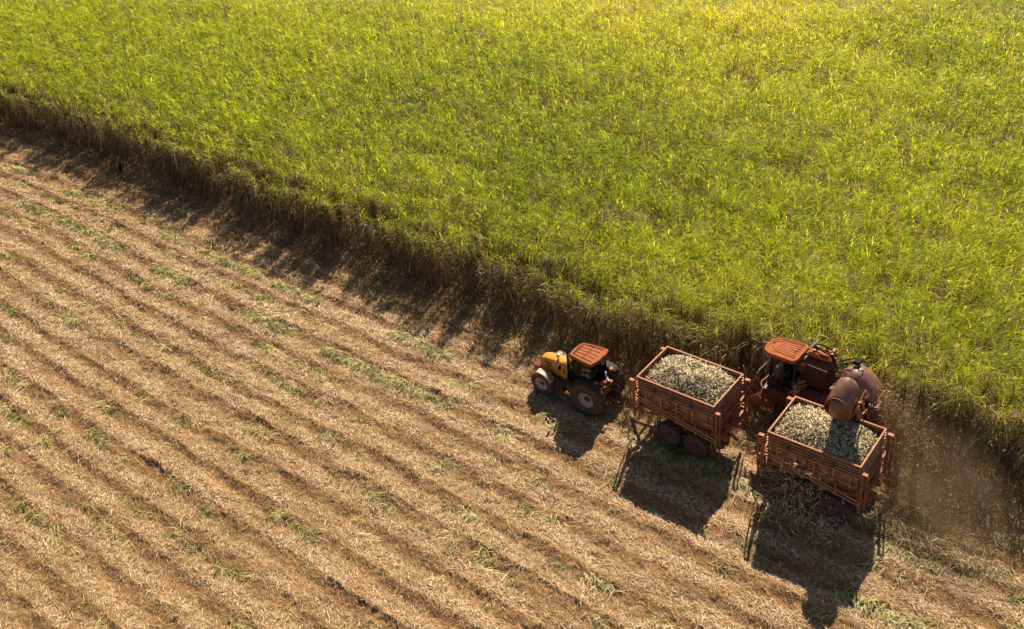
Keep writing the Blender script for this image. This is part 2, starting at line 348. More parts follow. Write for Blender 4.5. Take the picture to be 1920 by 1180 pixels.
for near, per, seg in ((True, 29, 4), (False, 23, 3)):
    idx = np.where((dist < 62) == near)[0]; ii = np.repeat(idx, per); n = len(ii)
    ang = rng.uniform(0, 2*np.pi, n); tilt = rng.uniform(.1, .95, n)
    d = np.stack([np.cos(ang)*tilt, np.sin(ang)*tilt, np.ones(n)], -1)+lean[ii]*.9; d = norm(d)
    dn_ = rng.beta(1.0, 1.35, n)*1.65
    p0 = top[ii]-np.stack([0*ang, 0*ang, dn_*(1-.6*front[ii]*(rng.random(n) < .75))], -1)
    L = rng.uniform(.42, .92, n)*(1-.2*front[ii]); W = rng.uniform(.013, .032, n)*np.clip(dist[ii]/50, .8, 1.5)
    wd = np.stack([-np.sin(ang), np.cos(ang), rng.normal(0, .35, n)], -1); wd = norm(wd)
    gv = np.stack([np.cos(ang)*.3, np.sin(ang)*.3, -rng.uniform(.25, 1.15, n)], -1)+lean[ii]*.35
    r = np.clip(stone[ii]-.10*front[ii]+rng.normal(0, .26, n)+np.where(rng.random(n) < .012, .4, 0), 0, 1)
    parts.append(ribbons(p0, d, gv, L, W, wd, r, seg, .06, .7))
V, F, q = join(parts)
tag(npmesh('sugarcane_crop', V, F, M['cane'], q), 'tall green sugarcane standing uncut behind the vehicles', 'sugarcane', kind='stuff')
# dry leaves: thick curtain at the cut face, sparser inside the stand
edgei = np.where(toedge < 1.3)[0]; parts = []
for idx, per in ((edgei, 75), (np.where((toedge >= 1.3) & (toedge < 4.5))[0], 12), (np.where(toedge >= 4)[0], 1)):
    ii = np.repeat(idx, per); n = len(ii); ang = rng.uniform(0, 2*np.pi, n)
    fr_ = rng.uniform(.15, 1.02, n) if per > 6 else rng.uniform(.3, .7, n)
    p0 = S[ii]+(top[ii]-S[ii])*fr_[:, None]
    d = norm(np.stack([np.cos(ang), np.sin(ang)-(.5 if per > 6 else 0), rng.uniform(-.4, 1.3, n)], -1)); wd = norm(np.stack([-np.sin(ang), np.cos(ang), rng.normal(0, .3, n)], -1))
    gv = np.stack([0*ang, 0*ang, -rng.uniform(.2, 1.7, n)], -1); L = rng.uniform(.3, 1.0, n); W = rng.uniform(.015, .04, n)*np.clip(dist[ii]/50, .8, 1.5)
    parts.append(ribbons(p0, d, gv, L, W, wd, rng.beta(2, 2.4, n), 3, .15, .8))
V, F, q = join(parts); V[:, 2] = np.maximum(V[:, 2], .02)
tag(npmesh('dry_cane_leaves', V, F, M['deadleaf'], q), 'brown dry leaves hanging down the cut face of the cane stand', 'dry leaves', kind='stuff')
idx = np.where((toedge < 3.2))[0]; n = len(idx); b0 = S[idx]; t0 = b0+(top[idx]-b0)*.74; mid = (b0+t0)/2+np.stack([rng.normal(0, .12, n), rng.normal(0, .12, n), 0*dist[idx]], -1)
tri = np.array([[1, 0, 0], [-.5, .87, 0], [-.5, -.87, 0]])*.022
V = np.stack([b0[:, None]+tri, mid[:, None]+tri, t0[:, None]+tri], 1).reshape(-1, 3)
k0 = (np.arange(n)*9)[:, None, None]+(np.arange(2)*3)[None, :, None]; jj = np.arange(3)[None, None]; j2 = (np.arange(3)+1) % 3
F = np.stack(np.broadcast_arrays(k0+jj, k0+j2, k0+j2+3, k0+jj+3), -1).reshape(-1, 4)
tag(npmesh('cane_stalks', V, F, M['stalk'], np.repeat(rng.random(n), 6)), 'bare brown cane stalks standing close together at the cut face', 'cane stalks', kind='stuff')
# pale leaf ends arching over the cut face
n = 1500; x = rng.uniform(-75, 20, n); z0 = rng.uniform(1.4, 3.0, n); p0 = np.stack([x, edge(x)+rng.uniform(-.05, .5, n)-.25*z0, z0], -1); ang = rng.normal(-1.7, .9, n)
d = norm(np.stack([np.cos(ang), np.sin(ang), rng.uniform(.2, 1.3, n)], -1)); gv = np.stack([0*ang, 0*ang, -rng.uniform(.8, 1.6, n)], -1)
V, F, q = ribbons(p0, d, gv, rng.uniform(.5, 1.15, n), rng.uniform(.03, .05, n), norm(np.stack([-np.sin(ang), np.cos(ang), 0*ang+.2], -1)), rng.beta(1.5, 1.7, n), 5, .1, .7)
M['arch'] = leafmat('arching_leaf_ends', [(0, (.04, .06, .01)), (.35, (.13, .13, .025)), (.75, (.28, .22, .10)), (1, (.72, .60, .38))], trans=.25, rough=.4, spec=.3, tgain=1.4)
tag(npmesh('arching_leaves', V, F, M['arch'], q), 'pale and green leaf ends arching out of the cut face', 'arching leaves', kind='stuff')
# stalks that lean out and lie across the headland
parts = []; n = 260
x = rng.uniform(-60, 19, n); x = np.concatenate([x, rng.uniform(-14, 0, 120)]); n = len(x)
p0 = np.stack([x, edge(x)+rng.uniform(0, .5, n), rng.uniform(.1, 1.4, n)], -1); ang = rng.normal(-1.6, .8, n)
d = norm(np.stack([np.cos(ang), np.sin(ang), rng.uniform(-.1, .9, n)], -1)); gv = np.stack([rng.normal(0, .3, n), 0*ang, -rng.uniform(.7, 1.2, n)], -1)
V, F, q = ribbons(p0, d, gv, rng.uniform(.9, 2.0, n), np.full(n, .04), norm(np.stack([-np.sin(ang), np.cos(ang), 0*ang+.3], -1)), rng.uniform(.5, 1, n), 6, .4, 1)
V[:, 2] = np.maximum(V[:, 2], .06)
tag(npmesh('leaning_cane', V, F, M['deadleaf'], q), 'bent pale cane tops leaning out over the shaded strip', 'leaning cane', kind='stuff')

# ---------------------------------------------------------------- wheels
def wheel(parent, c, r, wd, name, rim_m, side, rr=.52, lugs=18):
    """axis along y; side=-1: outer face towards -y"""
    x, y, z = c
    T = MB(); h = wd/2
    T.lathe([(-h*.8, r*rr), (-h, r*.62), (-h*1.02, r*.78), (-h*.93, r*.9), (-h*.7, r*.95), (0, r*.965), (h*.7, r*.95), (h*.93, r*.9), (h*1.02, r*.78), (h, r*.62), (h*.8, r*rr)], c, 'y', 36)
    for k in range(lugs):
        for s in (-1, 1):
            a = 2*math.pi*(k+(.5 if s > 0 else 0))/lugs; a2 = a+.55*2*math.pi/lugs
            p = Vector((x+r*.965*math.cos(a), y+s*h*.9, z+r*.965*math.sin(a))); p2 = Vector((x+r*.98*math.cos(a2), y+s*.02, z+r*.98*math.sin(a2)))
            T.bar(p, p2, r*.07, r*.06, up=(math.cos(a), 0, math.sin(a)))
    t = T.build(name, M['tyre'], parent, smooth=True)
    Rm = MB(); o = side*h
    Rm.lathe([(o*.80, r*rr*1.02), (o*.9, r*rr*1.04), (o*.92, r*rr*.93), (o*.45, r*rr*.84), (o*.3, r*rr*.55), (o*.32, r*rr*.35)], c, 'y', 30)
    Rm.build('rim', rim_m, t, smooth=True)
    Hb = MB(); Hb.cyl((x, y+o*.1, z), (x, y+o*.55, z), r*rr*.36, 16)
    for k in range(8):
        a = 2*math.pi*k/8; Hb.cyl((x+r*rr*.5*math.cos(a), y+o*.28, z+r*rr*.5*math.sin(a)), (x+r*rr*.5*math.cos(a), y+o*.42, z+r*rr*.5*math.sin(a)), .018, 6)
    Hb.build('hub', M['hub'], t)
    return t
def fender(parent, c, r, wd, a0, a1, m, name, th=.03, n=12, flange=.12):
    G = []; x, y, z = c
    for k in range(n+1):
        a = R_(a0+(a1-a0)*k/n); G.append([(x+(r-flange)*math.cos(a), y-wd/2, z+(r-flange)*math.sin(a)), (x+r*math.cos(a), y-wd/2+.01, z+r*math.sin(a)), (x+r*math.cos(a), y+wd/2, z+r*math.sin(a))])
    f = MB(); f.grid(G); return f.build(name, m, parent, solid=th, smooth=True)

# ---------------------------------------------------------------- tractor (travels towards -x)
T = empty('tractor', (-5.24, 1.25, 0), R_(.5))
tag(T, 'yellow tractor with orange cab roof pulling the trailers along the straw', 'tractor')
# local: rear axle at 0, front axle -2.62
rw = .87; fw = .62; FA = -2.6
for s in (-1, 1):
    wheel(T, (0, s*.77, rw), rw, .50, 'rear_wheel', M['rim'], s, .42, 20)
    wheel(T, (FA, s*.72, fw), fw, .36, 'front_wheel', M['rim'], s, .50, 18)
    fender(T, (0, s*.72, rw), rw+.06, .34, 50, 150, M['black'], 'rear_fender', .03)
    fender(T, (FA, s*.72, fw), fw+.05, .38, 25, 110, M['fender'], 'front_fender', .025, flange=.05)
c = MB()
c.box((-1.5, 0, .86), (2.9, .42, .42)); c.box((-1.9, 0, 1.08), (1.4, .52, .34)); c.box((0, 0, rw), (.5, .9, .5)); c.box((.25, 0, 1.0), (.4, .6, .5))
c.cyl((0, -.7, rw), (0, .7, rw), .12); c.cyl((FA, -.7, fw), (FA, .7, fw), .10); c.box((FA, 0, .72), (.35, .5, .3))
for s in (-1, 1):
    c.box((-.95, s*.52, .78), (.62, .32, .42)); c.box((-1.52, s*.5, .55), (.3, .3, .05)); c.box((-1.5, s*.52, .8), (.3, .26, .04)); c.bar((-1.36, s*.62, .5), (-1.36, s*.62, .95), .03)
c.cyl((-1.35, -.46, .80), (-.75, -.46, .80), .17, 12)
c.build('chassis', M['dark'], T, bevel=.015)
# bonnet: tapered, rounded edges
prof = [(-3.02, 1.18, 1.44, .20), (-2.97, 1.02, 1.60, .245), (-2.7, .98, 1.70, .27), (-2.1, .98, 1.76, .29), (-1.42, .98, 1.82, .31)]
G = []
for x, zb, zt, hw in prof:
    G.append([(x, -hw, zb), (x, -hw-.015, (zb+zt)/2), (x, -hw+.01, zt-.06), (x, -hw+.03, zt-.02), (x, -hw+.07, zt), (x, 0, zt+.015), (x, hw-.07, zt), (x, hw-.03, zt-.02), (x, hw-.01, zt-.06), (x, hw+.015, (zb+zt)/2), (x, hw, zb)])
b = MB(); b.grid(G); b.add(G[0], [tuple(range(11))]); b.add(G[-1], [tuple(range(11))[::-1]])
hd = b.build('bonnet', M['yellow'], T, smooth=True)
MB().box((-3.035, 0, 1.24), (.03, .34, .3)).build('grille', M['yellow_d'], hd)
for s in (-1, 1):
    MB().box((-2.5, s*.285, 1.50), (.34, .02, .10)).build('side_vent', M['yellow_d'], hd)
    MB().box((-2.5, s*.285, 1.34), (.3, .02, .08)).build('side_vent', M['yellow_d'], hd)
    MB().box((-1.62, s*.322, 1.40), (.06, .02, .3)).build('side_vent', M['yellow_d'], hd)
    MB().box((-2.02, s*.30, 1.56), (.55, .02, .07), (0, R_(-2), 0)).build('side_stripe', M['rim'], hd)
    MB().cyl((-3.0, s*.13, 1.42), (-3.05, s*.13, 1.42), .05, 10).build('headlight', M['chrome'], hd)
fwt = MB()
for k in range(7): fwt.box((-3.25, -.27+.09*k, .92), (.34, .07, .32))
fwt.box((-3.05, 0, .9), (.3, .3, .2)); fwt.build('front_weights', M['cap'], T, bevel=.02)
e_ = MB(); e_.cyl((-2.05, -.10, 1.70), (-2.05, -.10, 1.93), .045); e_.cyl((-2.05, -.10, 1.92), (-2.05, -.10, 2.0), .095, 16); e_.cyl((-2.05, -.1, 2.0), (-2.05, -.1, 2.04), .095, 16, .04)
e_.build('air_precleaner', M['chrome'], T, smooth=True)
e_ = MB(); e_.cyl((-1.50, -.12, 1.7), (-1.50, -.12, 2.25), .05); e_.cyl((-1.50, -.12, 2.25), (-1.48, -.12, 2.62), .033); e_.build('exhaust_pipe', M['black'], T, smooth=True)
e_ = MB(); e_.cyl((-1.55, .30, 1.78), (-1.30, .34, 1.9), .13, 14, .05); e_.build('lamp_housing', M['white'], T, smooth=True)
# cab
CX0, CX1, CYW = -1.30, .10, .60
f_ = MB(); zr = 2.58
fl = [(CX0, -.42, 1.05), (CX0, .42, 1.05)]; 
def post(a, b, w=.055): f_.bar(a, b, w)
for s in (-1, 1):
    post((CX0-.02, s*.46, 1.1), (CX0+.12, s*.48, zr)); post((-.55, s*.60, .98), (-.52, s*.54, zr)); post((CX1, s*.58, 1.25), (CX1-.02, s*.54, zr))
    post((CX0-.02, s*.46, 1.1), (-.55, s*.60, .98)); post((-.55, s*.60, .98), (-.2, s*.6, 1.35)); post((-.2, s*.6, 1.35), (CX1, s*.58, 1.35)); post((CX0+.12, s*.48, zr), (CX1-.02, s*.54, zr))
post((CX0, -.46, 1.15), (CX0, .46, 1.15)); post((CX1, -.58, 1.3), (CX1, .58, 1.3)); post((CX0+.12, -.48, zr), (CX0+.12, .48, zr)); post((CX1-.02, -.54, zr), (CX1-.02, .54, zr))
f_.box((-.6, 0, .98), (1.35, 1.0, .06)); f_.build('cab_frame', M['black'], T)
def pane(pts, name='window', m='glass'):
    p = MB(); q0 = [Vector(a) for a in pts]; nrm = (q0[1]-q0[0]).cross(q0[2]-q0[0]).normalized()*.008; p.prism([a-nrm/2 for a in q0], nrm); return p.build(name, M[m], T)
for s in (-1, 1):
    pane([(CX0+.01, s*.47, 1.15), (-.57, s*.605, 1.03), (-.55, s*.55, 2.54), (CX0+.13, s*.485, 2.54)])
    pane([(-.49, s*.605, 1.1), (-.2, s*.605, 1.4), (.06, s*.59, 1.4), (.05, s*.545, 2.54), (-.48, s*.55, 2.54)])
pane([(CX0-.01, -.42, 1.2), (CX0-.01, .42, 1.2), (CX0+.11, .44, 2.54), (CX0+.11, -.44, 2.54)], 'windscreen')
pane([(CX1+.01, -.54, 1.36), (CX1+.01, .54, 1.36), (CX1-.01, .5, 2.54), (CX1-.01, -.5, 2.54)], 'rear_window')
st = MB(); st.box((-.35, 0, 1.25), (.42, .42, .14)); st.box((-.12, 0, 1.55), (.12, .42, .55), (0, R_(8), 0)); st.box((-.35, 0, 1.1), (.25, .25, .2)); st.box((-.35, .32, 1.35), (.4, .1, .12)); st.build('seat', M['black'], T, bevel=.03)
sw = MB(); a_ = [(-.98+.17*math.cos(t)*.5, .17*math.sin(t), 1.62+.17*math.cos(t)*.85) for t in np.linspace(0, 2*math.pi, 17)]; sw.tube(a_, .014, 6); sw.bar((-1.12, 0, 1.2), (-.98, 0, 1.62), .05); sw.box((-1.15, 0, 1.4), (.15, .5, .3)); sw.build('steering_wheel', M['black'], T)
# roof
def roof_slab(outline, z0, th, inset, grooves, parent, m, groove_m=None, dome=.05, rim=.05):
    """outline polygon (x,y) -> slab with chamfered edge, raised rim and pressed grooves"""
    n = len(outline); c0 = Vector((sum(p[0] for p in outline)/n, sum(p[1] for p in outline)/n))
    def ring(k, z): return [(c0.x+(p[0]-c0.x)*k, c0.y+(p[1]-c0.y)*k, z) for p in outline]
    rings = [ring(.97, z0), ring(1.0, z0+th*.35), ring(.985, z0+th*.8), ring(.95, z0+th), ring(inset, z0+th+.004), ring(inset-.025, z0+th-.02), ring(.45, z0+th-.02+dome*.6), ring(.05, z0+th-.02+dome*.8)]
    r = MB(); P = [p for rg in rings for p in rg]
    F = [(k*n+i, k*n+(i+1) % n, (k+1)*n+(i+1) % n, (k+1)*n+i) for k in range(len(rings)-1) for i in range(n)]
    F += [tuple(range(n))[::-1], tuple(range((len(rings)-1)*n, len(rings)*n))]
    r.add(P, F); o = r.build('cab_roof', m, parent, smooth=True)
    g2 = MB()
    for a, b, wdt in grooves: g2.bar((a[0], a[1], z0+th+a[2]), (b[0], b[1], z0+th+b[2]), wdt, .02)
    g2.build('roof_groove', groove_m or M['groove'], o); return o
def rounded(poly, r=.15, n=4):
    out = []; k = len(poly)
    for i in range(k):
        p = Vector(poly[i]); a = Vector(poly[i-1]); b = Vector(poly[(i+1) % k]); rr = min(r, (a-p).length*.45, (b-p).length*.45)
        s = p+(a-p).normalized()*rr; e = p+(b-p).normalized()*rr
        for t in range(n+1):
            u = t/n; out.append(tuple(s*(1-u)**2+p*2*u*(1-u)+e*u*u))
    return out
ol = rounded([(-1.06, -.55), (-.35, -.66), (.22, -.70), (.34, -.3), (.36, .3), (.27, .66), (-.35, .62), (-1.05, .46), (-1.12, 0)], .12)
gr = [((-.85, -.40+.2*k, .0), (.08, -.46+.23*k, .0), .012) for k in range(5)]+[((-.40, -.46, .01), (-.40, .46, .01), .014), ((-.96, -.40, .0), (-.96, .34, .0), .02), ((-.90, -.44, .004), (-.90, .38, .004), .02)]
roof_slab(ol, 2.60, .15, .86, gr, T, M['roof'], dome=.02)
# rear: linkage, hydraulics, tail lamps, arms
r_ = MB()
r_.box((.42, 0, 1.05), (.3, .5, .35)); r_.cyl((.45, -.35, 1.35), (.45, .1, 1.45), .06, 10); r_.cyl((.3, -.3, 1.55), (.62, -.34, 1.2), .05, 10)
for s in (-1, 1): r_.bar((.2, s*.35, .75), (.95, s*.42, .7), .07); r_.bar((.35, s*.35, 1.3), (.75, s*.40, .75), .045)
r_.bar((.3, 0, .55), (1.1, 0, .5), .1, .06); r_.build('hitch', M['rust'], T, bevel=.01)
r_ = MB(); r_.tube([(.12, -.2, 1.5), (.35, -.25, 1.75), (.6, -.2, 1.5), (.9, -.1, 1.2), (1.2, 0, 1.3)], .022); r_.tube([(.12, .1, 1.5), (.4, .1, 1.8), (.8, .12, 1.4), (1.2, .1, 1.3)], .022); r_.build('hydraulic_hose', M['hose'], T)
r_ = MB(); r_.cyl((.38, .12, 1.7), (.62, -.05, 1.58), .055, 12); r_.cyl((.28, .25, 1.76), (.42, .1, 1.68), .035, 10); r_.build('air_filter', M['white'], T, smooth=True)
r_ = MB(); r_.box((.5, -.16, 1.5), (.16, .2, .18)); r_.cyl((.72, 0, 1.5), (.72, 0, 1.62), .09); r_.build('valve_block', M['cap'], T, bevel=.02)
for s in (-1, 1):
    r_ = MB(); r_.cyl((.36, s*.60, 1.68), (.42, s*.60, 1.66), .075, 14); r_.box((.33, s*.60, 1.67), (.06, .2, .18)); r_.build('tail_light', M['lamp'], T, bevel=.01)
    r_ = MB(); r_.bar((.1, s*.58, 1.6), (.33, s*.60, 1.66), .03); r_.build('lamp_bracket', M['black'], T)
    r_ = MB(); r_.bar((CX0+.05, s*.47, 2.2), (CX0-.12, s*.80, 2.15), .025); r_.box((CX0-.14, s*.82, 2.05), (.05, .16, .28)); r_.build('mirror', M['black'], T)

# ---------------------------------------------------------------- tipping trailer (front towards -x)
LB, WB, ZT = 3.62, 2.40, 3.27
TR = empty('cane_trailer', (-.77, 1.62, 0), R_(-.3))
tag(TR, 'rusty red cane trailer directly behind the tractor, heaped full', 'trailer', 'rusty tipping trailers in the train')
hx, hy = LB/2, WB/2
rim = MB()
for s in (-1, 1): rim.box((0, s*(hy-.03), ZT-.03), (LB, .06, .07)); rim.box((s*(hx-.03), 0, ZT-.028), (.06, WB-.122, .07))
rim.build('top_rim', M['edge'], TR)
bx = MB(); zf = 1.55; ZB = 2.15
def wall(a, b, th):  # thick sheet between two lines
    bx.prism([a[0], a[1], b[1], b[0]], th)
for s in (-1, 1):
    bx.box((0, s*(hy-.045), (ZT-.07+ZB)/2), (LB-.10, .03, ZT-.07-ZB)); bx.box((s*(hx-.045), 0, (ZT-.07+1.45)/2), (.03, WB-.13, ZT-.07-1.45))
    bx.prism([(-hx+.06, s*(hy-.045), ZB), (hx-.06, s*(hy-.045), ZB), (hx-.06, s*.62, 1.32), (-hx+.06, s*.62, 1.32)], (0, s*.03, 0))
bx.box((0, 0, 1.32), (LB-.14, 1.26, .04)); bx.build('cargo_box', M['panel'], TR)
for s in (-1, 1):
    r_ = MB(); yo = s*(hy+.022)
    for z, h, th in ((3.14, .04, .06), (3.02, .03, .07), (2.88, .05, .09), (2.74, .04, .07), (2.28, .03, .05)): r_.box((0, yo, z), (LB-.02, th, h))
    for x in (-1.35, -.62, .12, .86, 1.5): r_.box((x, yo+s*.005, 2.45), (.06, .05, .62))
    r_.bar((-1.85, yo+s*.05, 2.34), (1.95, yo+s*.05, 1.60), .05, .06); r_.bar((-1.85, yo+s*.04, 2.14), (1.9, yo+s*.04, 1.42), .045, .05)
    r_.build('side_rail', M['rust_pale'], TR)
    r_ = MB(); r_.bar((-1.95, yo+s*.07, 1.72), (-.1, yo+s*.07, 2.20), .05, .055); r_.bar((-1.75, yo+s*.03, 1.42), (-.3, yo+s*.03, 1.84), .05, .06)
    for x, z0, z1 in ((-1.7, 1.5, 2.4), (-1.0, 1.75, 2.2), (-.45, 1.85, 2.1), (.2, 1.6, 2.15), (1.0, 1.45, 2.1)): r_.bar((x, yo+s*.02, z0), (x, yo+s*.02, z1), .05)
    r_.bar((-.35, yo+s*.02, 2.75), (.4, yo+s*.02, 1.9), .05); r_.bar((.9, yo+s*.02, 2.75), (.35, yo+s*.02, 1.9), .04)
    r_.build('side_brace', M['rust'], TR)
    for x in (-.92, -.05, .83):
        r_ = MB(); r_.box((x, yo+s*.05, 3.0), (.11, .05, .26)); r_.cyl((x-.08, yo+s*.08, 2.9), (x+.08, yo+s*.08, 2.9), .035, 8); r_.build('hinge_bracket', M['dark'], TR)
    # bogie
    r_ = MB(); r_.box((.23, s*.60, 1.14), (2.1, .12, .2)); r_.prism([(-.35, s*.56, 1.1), (.88, s*.56, 1.1), (.5, s*.56, .72), (0, s*.56, .72)], (0, s*.1, 0)); r_.build('bogie_beam', M['rust'], TR)
    for x in (-.42, .88): wheel(TR, (x, s*.90, .57), .57, .40, 'wheel', M['rim_dark'], s, .45, 14)
for name, x, sx in (('front_frame', -hx-.16, -1), ('rear_frame', hx+.12, 1)):
    r_ = MB()
    for s in (-1, 1):
        y = s*(hy+.02)
        r_.bar((x, y, 3.0), (x, y, 1.35), .07, .09); r_.bar((x+sx*.17, y, 2.95), (x+sx*.17, y, 1.3), .05)
        r_.bar((x+sx*.17, y, 2.7), (x, y, 2.4), .04); r_.bar((x, y, 1.9), (x+sx*.17, y, 1.6), .04)
        r_.prism([(x-.08, y-.03, 1.36), (x+.08, y-.03, 1.36), (x+.03, y-.03, 1.0), (x-.03, y-.03, 1.0)], (0, .06, 0))
    r_.bar((x, -hy+.05, 1.4), (x, hy-.05, 1.4), .10, .16); r_.bar((x, -hy+.05, 2.2), (x, hy-.05, 2.2), .08, .10); r_.bar((x, -hy+.1, 2.1), (x, 0, 1.5), .06); r_.bar((x, hy-.1, 2.1), (x, 0, 1.5), .06)
    fr_o = r_.build(name, M['rust'], TR)
    for s in (-1, 1):
        r_ = MB(); y = s*(hy+.02); r_.box((x+sx*.05, y, 3.02), (.22, .16, .05)); r_.cyl((x, y-.09, 2.95), (x, y+.09, 2.95), .045, 10); r_.build('frame_cap', M['cap'], fr_o, bevel=.008)
    r_ = MB(); r_.cyl((x+sx*.02, -hy+.35, 1.5), (x+sx*.02, -hy+.25, 2.2), .045, 10); r_.cyl((x+sx*.02, -hy+.25, 2.2), (x+sx*.02, -hy+.15, 2.75), .025, 8); r_.build('lift_cylinder', M['dark'], fr_o)
r_ = MB()
for s in (-1, 1): r_.box((.05, s*.48, 1.13), (LB+.5, .14, .24)); r_.bar((-hx-.1, s*.48, 1.08), (-hx-.95, 0, .78), .09, .12)
for x in (-1.6, -.25, .93, 1.7): r_.box((x, 0, 1.12), (.12, .86, .16))
for x in (-.42, .88): r_.cyl((x, -.75, .57), (x, .75, .57), .07, 10)
r_.bar((-hx-.9, 0, .78), (-hx-1.15, 0, .6), .12, .1); r_.bar((-hx-.35, -.36, 1.02), (-hx-.35, .36, 1.02), .07); r_.bar((hx+.1, 0, 1.0), (hx+.45, 0, .75), .1)
r_.build('chassis', M['rust'], TR, bevel=.008)
r_ = MB(); r_.bar((-hx-.2, -.75, 1.45), (-hx-.5, -.75, 1.5), .04); r_.bar((-hx-.5, -.75, 1.5), (-hx-.5, -.30, 1.2), .04); r_.bar((-hx-.2, -.45, 1.25), (-hx-.5, -.30, 1.2), .04); r_.bar((-hx-.2, -.75, 1.7), (-hx-.45, -.6, 1.68), .035)
r_.tube([(-hx-.16, -.2, 1.9), (-hx-.45, -.15, 1.95), (-hx-.85, -.05, 1.5), (-hx-1.0, 0, 1.1)], .025); r_.build('hose_bracket', M['cap'], TR)
TR2 = copy_tree(TR); TR2.location = (5.18, 1.47, 0); TR2.rotation_euler = (0, 0, R_(.6))
TR2['label'] = 'rusty red cane trailer under the harvester spout, last of the train'

# ---------------------------------------------------------------- loads of chopped cane
M['billet'] = leafmat('chopped_cane', [(0, (.04, .032, .024)), (.28, (.13, .10, .06)), (.55, (.45, .34, .17)), (.8, (.72, .57, .33)), (1, (.90, .78, .56))], trans=0, rough=.55, spec=.2)
def heap_h(x, y, pk, edge_h, sx=1., off=(0, 0), dent=None):
    u = np.clip(1-((x-off[0])/(hx*sx))**2, 0, 1); v = np.clip(1-((y-off[1])/hy)**2, 0, 1)
    h = edge_h+(pk-edge_h)*(u*v)**.7
    if dent is not None: h = h-dent[2]*np.exp(-(((x-dent[0])/.5)**2+((y-dent[1])/.35)**2))
    return h+.10*(fbm(x*2.2+9, y*2.2, 201, 3)-.5)
def load(name, loc, rz, label, pk, eh, off, dent, seed):
    r2 = np.random.default_rng(seed)
    gx = np.linspace(-hx+.07, hx-.07, 60); gy = np.linspace(-hy+.07, hy-.07, 40); X, Y = np.meshgrid(gx, gy, indexing='ij'); Z = heap_h(X, Y, pk, eh, 1, off, dent)-.03
    V = np.stack([X, Y, Z], -1).reshape(-1, 3); i, j = np.meshgrid(np.arange(59), np.arange(39), indexing='ij'); a = (i*40+j).ravel()
    F = np.stack([a, a+40, a+41, a+1], -1); q = np.full(len(F), .12)
    n = 4200; P = np.stack([r2.uniform(-hx+.14, hx-.14, n), r2.uniform(-hy+.14, hy-.14, n), np.zeros(n)], -1); P[:, 2] = heap_h(P[:, 0], P[:, 1], pk, eh, 1, off, dent)+r2.uniform(-.05, .07, n)
    an = r2.uniform(0, 2*np.pi, n); d = norm(np.stack([np.cos(an), np.sin(an), r2.normal(0, .5, n)], -1)); u = norm(np.cross(d, np.array([0, 0, 1.]))); w_ = np.cross(u, d)
    Lh = r2.uniform(.09, .17, n)[:, None]; rad = r2.uniform(.012, .021, n)[:, None]
    ring = [(1, 0), (0, 1), (-1, 0), (0, -1)]; vs = []
    for s in (-1, 1):
        for aa, bb in ring: vs.append(P+s*d*Lh+rad*(aa*u+bb*w_))
    Vb = np.stack(vs, 1).reshape(-1, 3); b0 = np.arange(n)[:, None, None]*8
    fc = np.array([[0, 1, 5, 4], [1, 2, 6, 5], [2, 3, 7, 6], [3, 0, 4, 7], [3, 2, 1, 0], [4, 5, 6, 7]])[None]; Fb = (b0+fc).reshape(-1, 4)
    qb = np.repeat(np.clip(r2.beta(1.6, 1.8, n), 0, 1), 6)
    n = 1500; P = np.stack([r2.uniform(-hx+.2, hx-.2, n), r2.uniform(-hy+.2, hy-.2, n), np.zeros(n)], -1); P[:, 2] = heap_h(P[:, 0], P[:, 1], pk, eh, 1, off, dent)+r2.uniform(0, .08, n)
    an = r2.uniform(0, 2*np.pi, n); d = norm(np.stack([np.cos(an), np.sin(an), r2.uniform(0, .7, n)], -1))
    Vr, Fr, qr = ribbons(P, d, np.stack([-np.sin(an)*.5, np.cos(an)*.5, -.6+0*an], -1), r2.uniform(.15, .4, n), r2.uniform(.012, .028, n), norm(np.stack([-np.sin(an), np.cos(an), 0*an+.3], -1)), r2.uniform(.3, 1, n), 2, .3, .8)
    V, F, q = join([(V, F, q), (Vb, Fb, qb), (Vr, Fr, qr)]); o = npmesh(name, V, F, M['billet'], q); o.location = loc; o.rotation_euler = (0, 0, rz)
    tag(o, label, 'cut cane', kind='stuff'); return o
load('cane_load', TR.location, TR.rotation_euler[2], 'heap of chopped cane in the trailer behind the tractor', 3.52, 2.80, (.05, .05), (0, .25, .20), 3)
load('cane_load', TR2.location, TR2.rotation_euler[2], 'heap of chopped cane in the trailer under the spout', 3.46, 2.86, (-.1, 0), None, 4)

# ---------------------------------------------------------------- harvester (travels towards -x)
HV = empty('cane_harvester', (3.2, 4.7, 0), 0)
tag(HV, 'dusty red cane harvester with rounded hoods, working at the edge of the cane', 'harvester')
# local x: -2 front .. +3 rear, y -.95..+.95
ol = rounded([(-2.02, -.50), (-1.78, -.74), (-.62, -.78), (-.48, -.62), (-.44, .45), (-.56, .60), (-1.7, .52), (-2.0, .22)], .2)
gr = [((-1.55, -.45+.13*k, .0), (-.65, -.50+.15*k, .0), .014) for k in range(7)]+[((-1.55, -.35, 0), (-1.80, -.2, 0), .014), ((-1.55, .25, 0), (-1.78, .1, 0), .014), ((-1.80, .0, .01), (-1.80, .10, .01), .07), ((-.80, -.12, .01), (-.80, -.04, .01), .06), ((-.80, .1, .01), (-.80, .16, .01), .05)]
roof_slab(ol, 3.62, .16, .86, gr, HV, M['roof'], dome=.03)
f_ = MB()
for s in (-1, 1):
    f_.bar((-1.75, s*.42, 2.0), (-1.65, s*.40, 3.64), .06); f_.bar((-1.1, s*.55, 2.0), (-1.08, s*.52, 3.64), .05); f_.bar((-.6, s*.55, 2.0), (-.6, s*.52, 3.64), .07); f_.bar((-1.75, s*.42, 2.05), (-.6, s*.55, 2.05), .06)
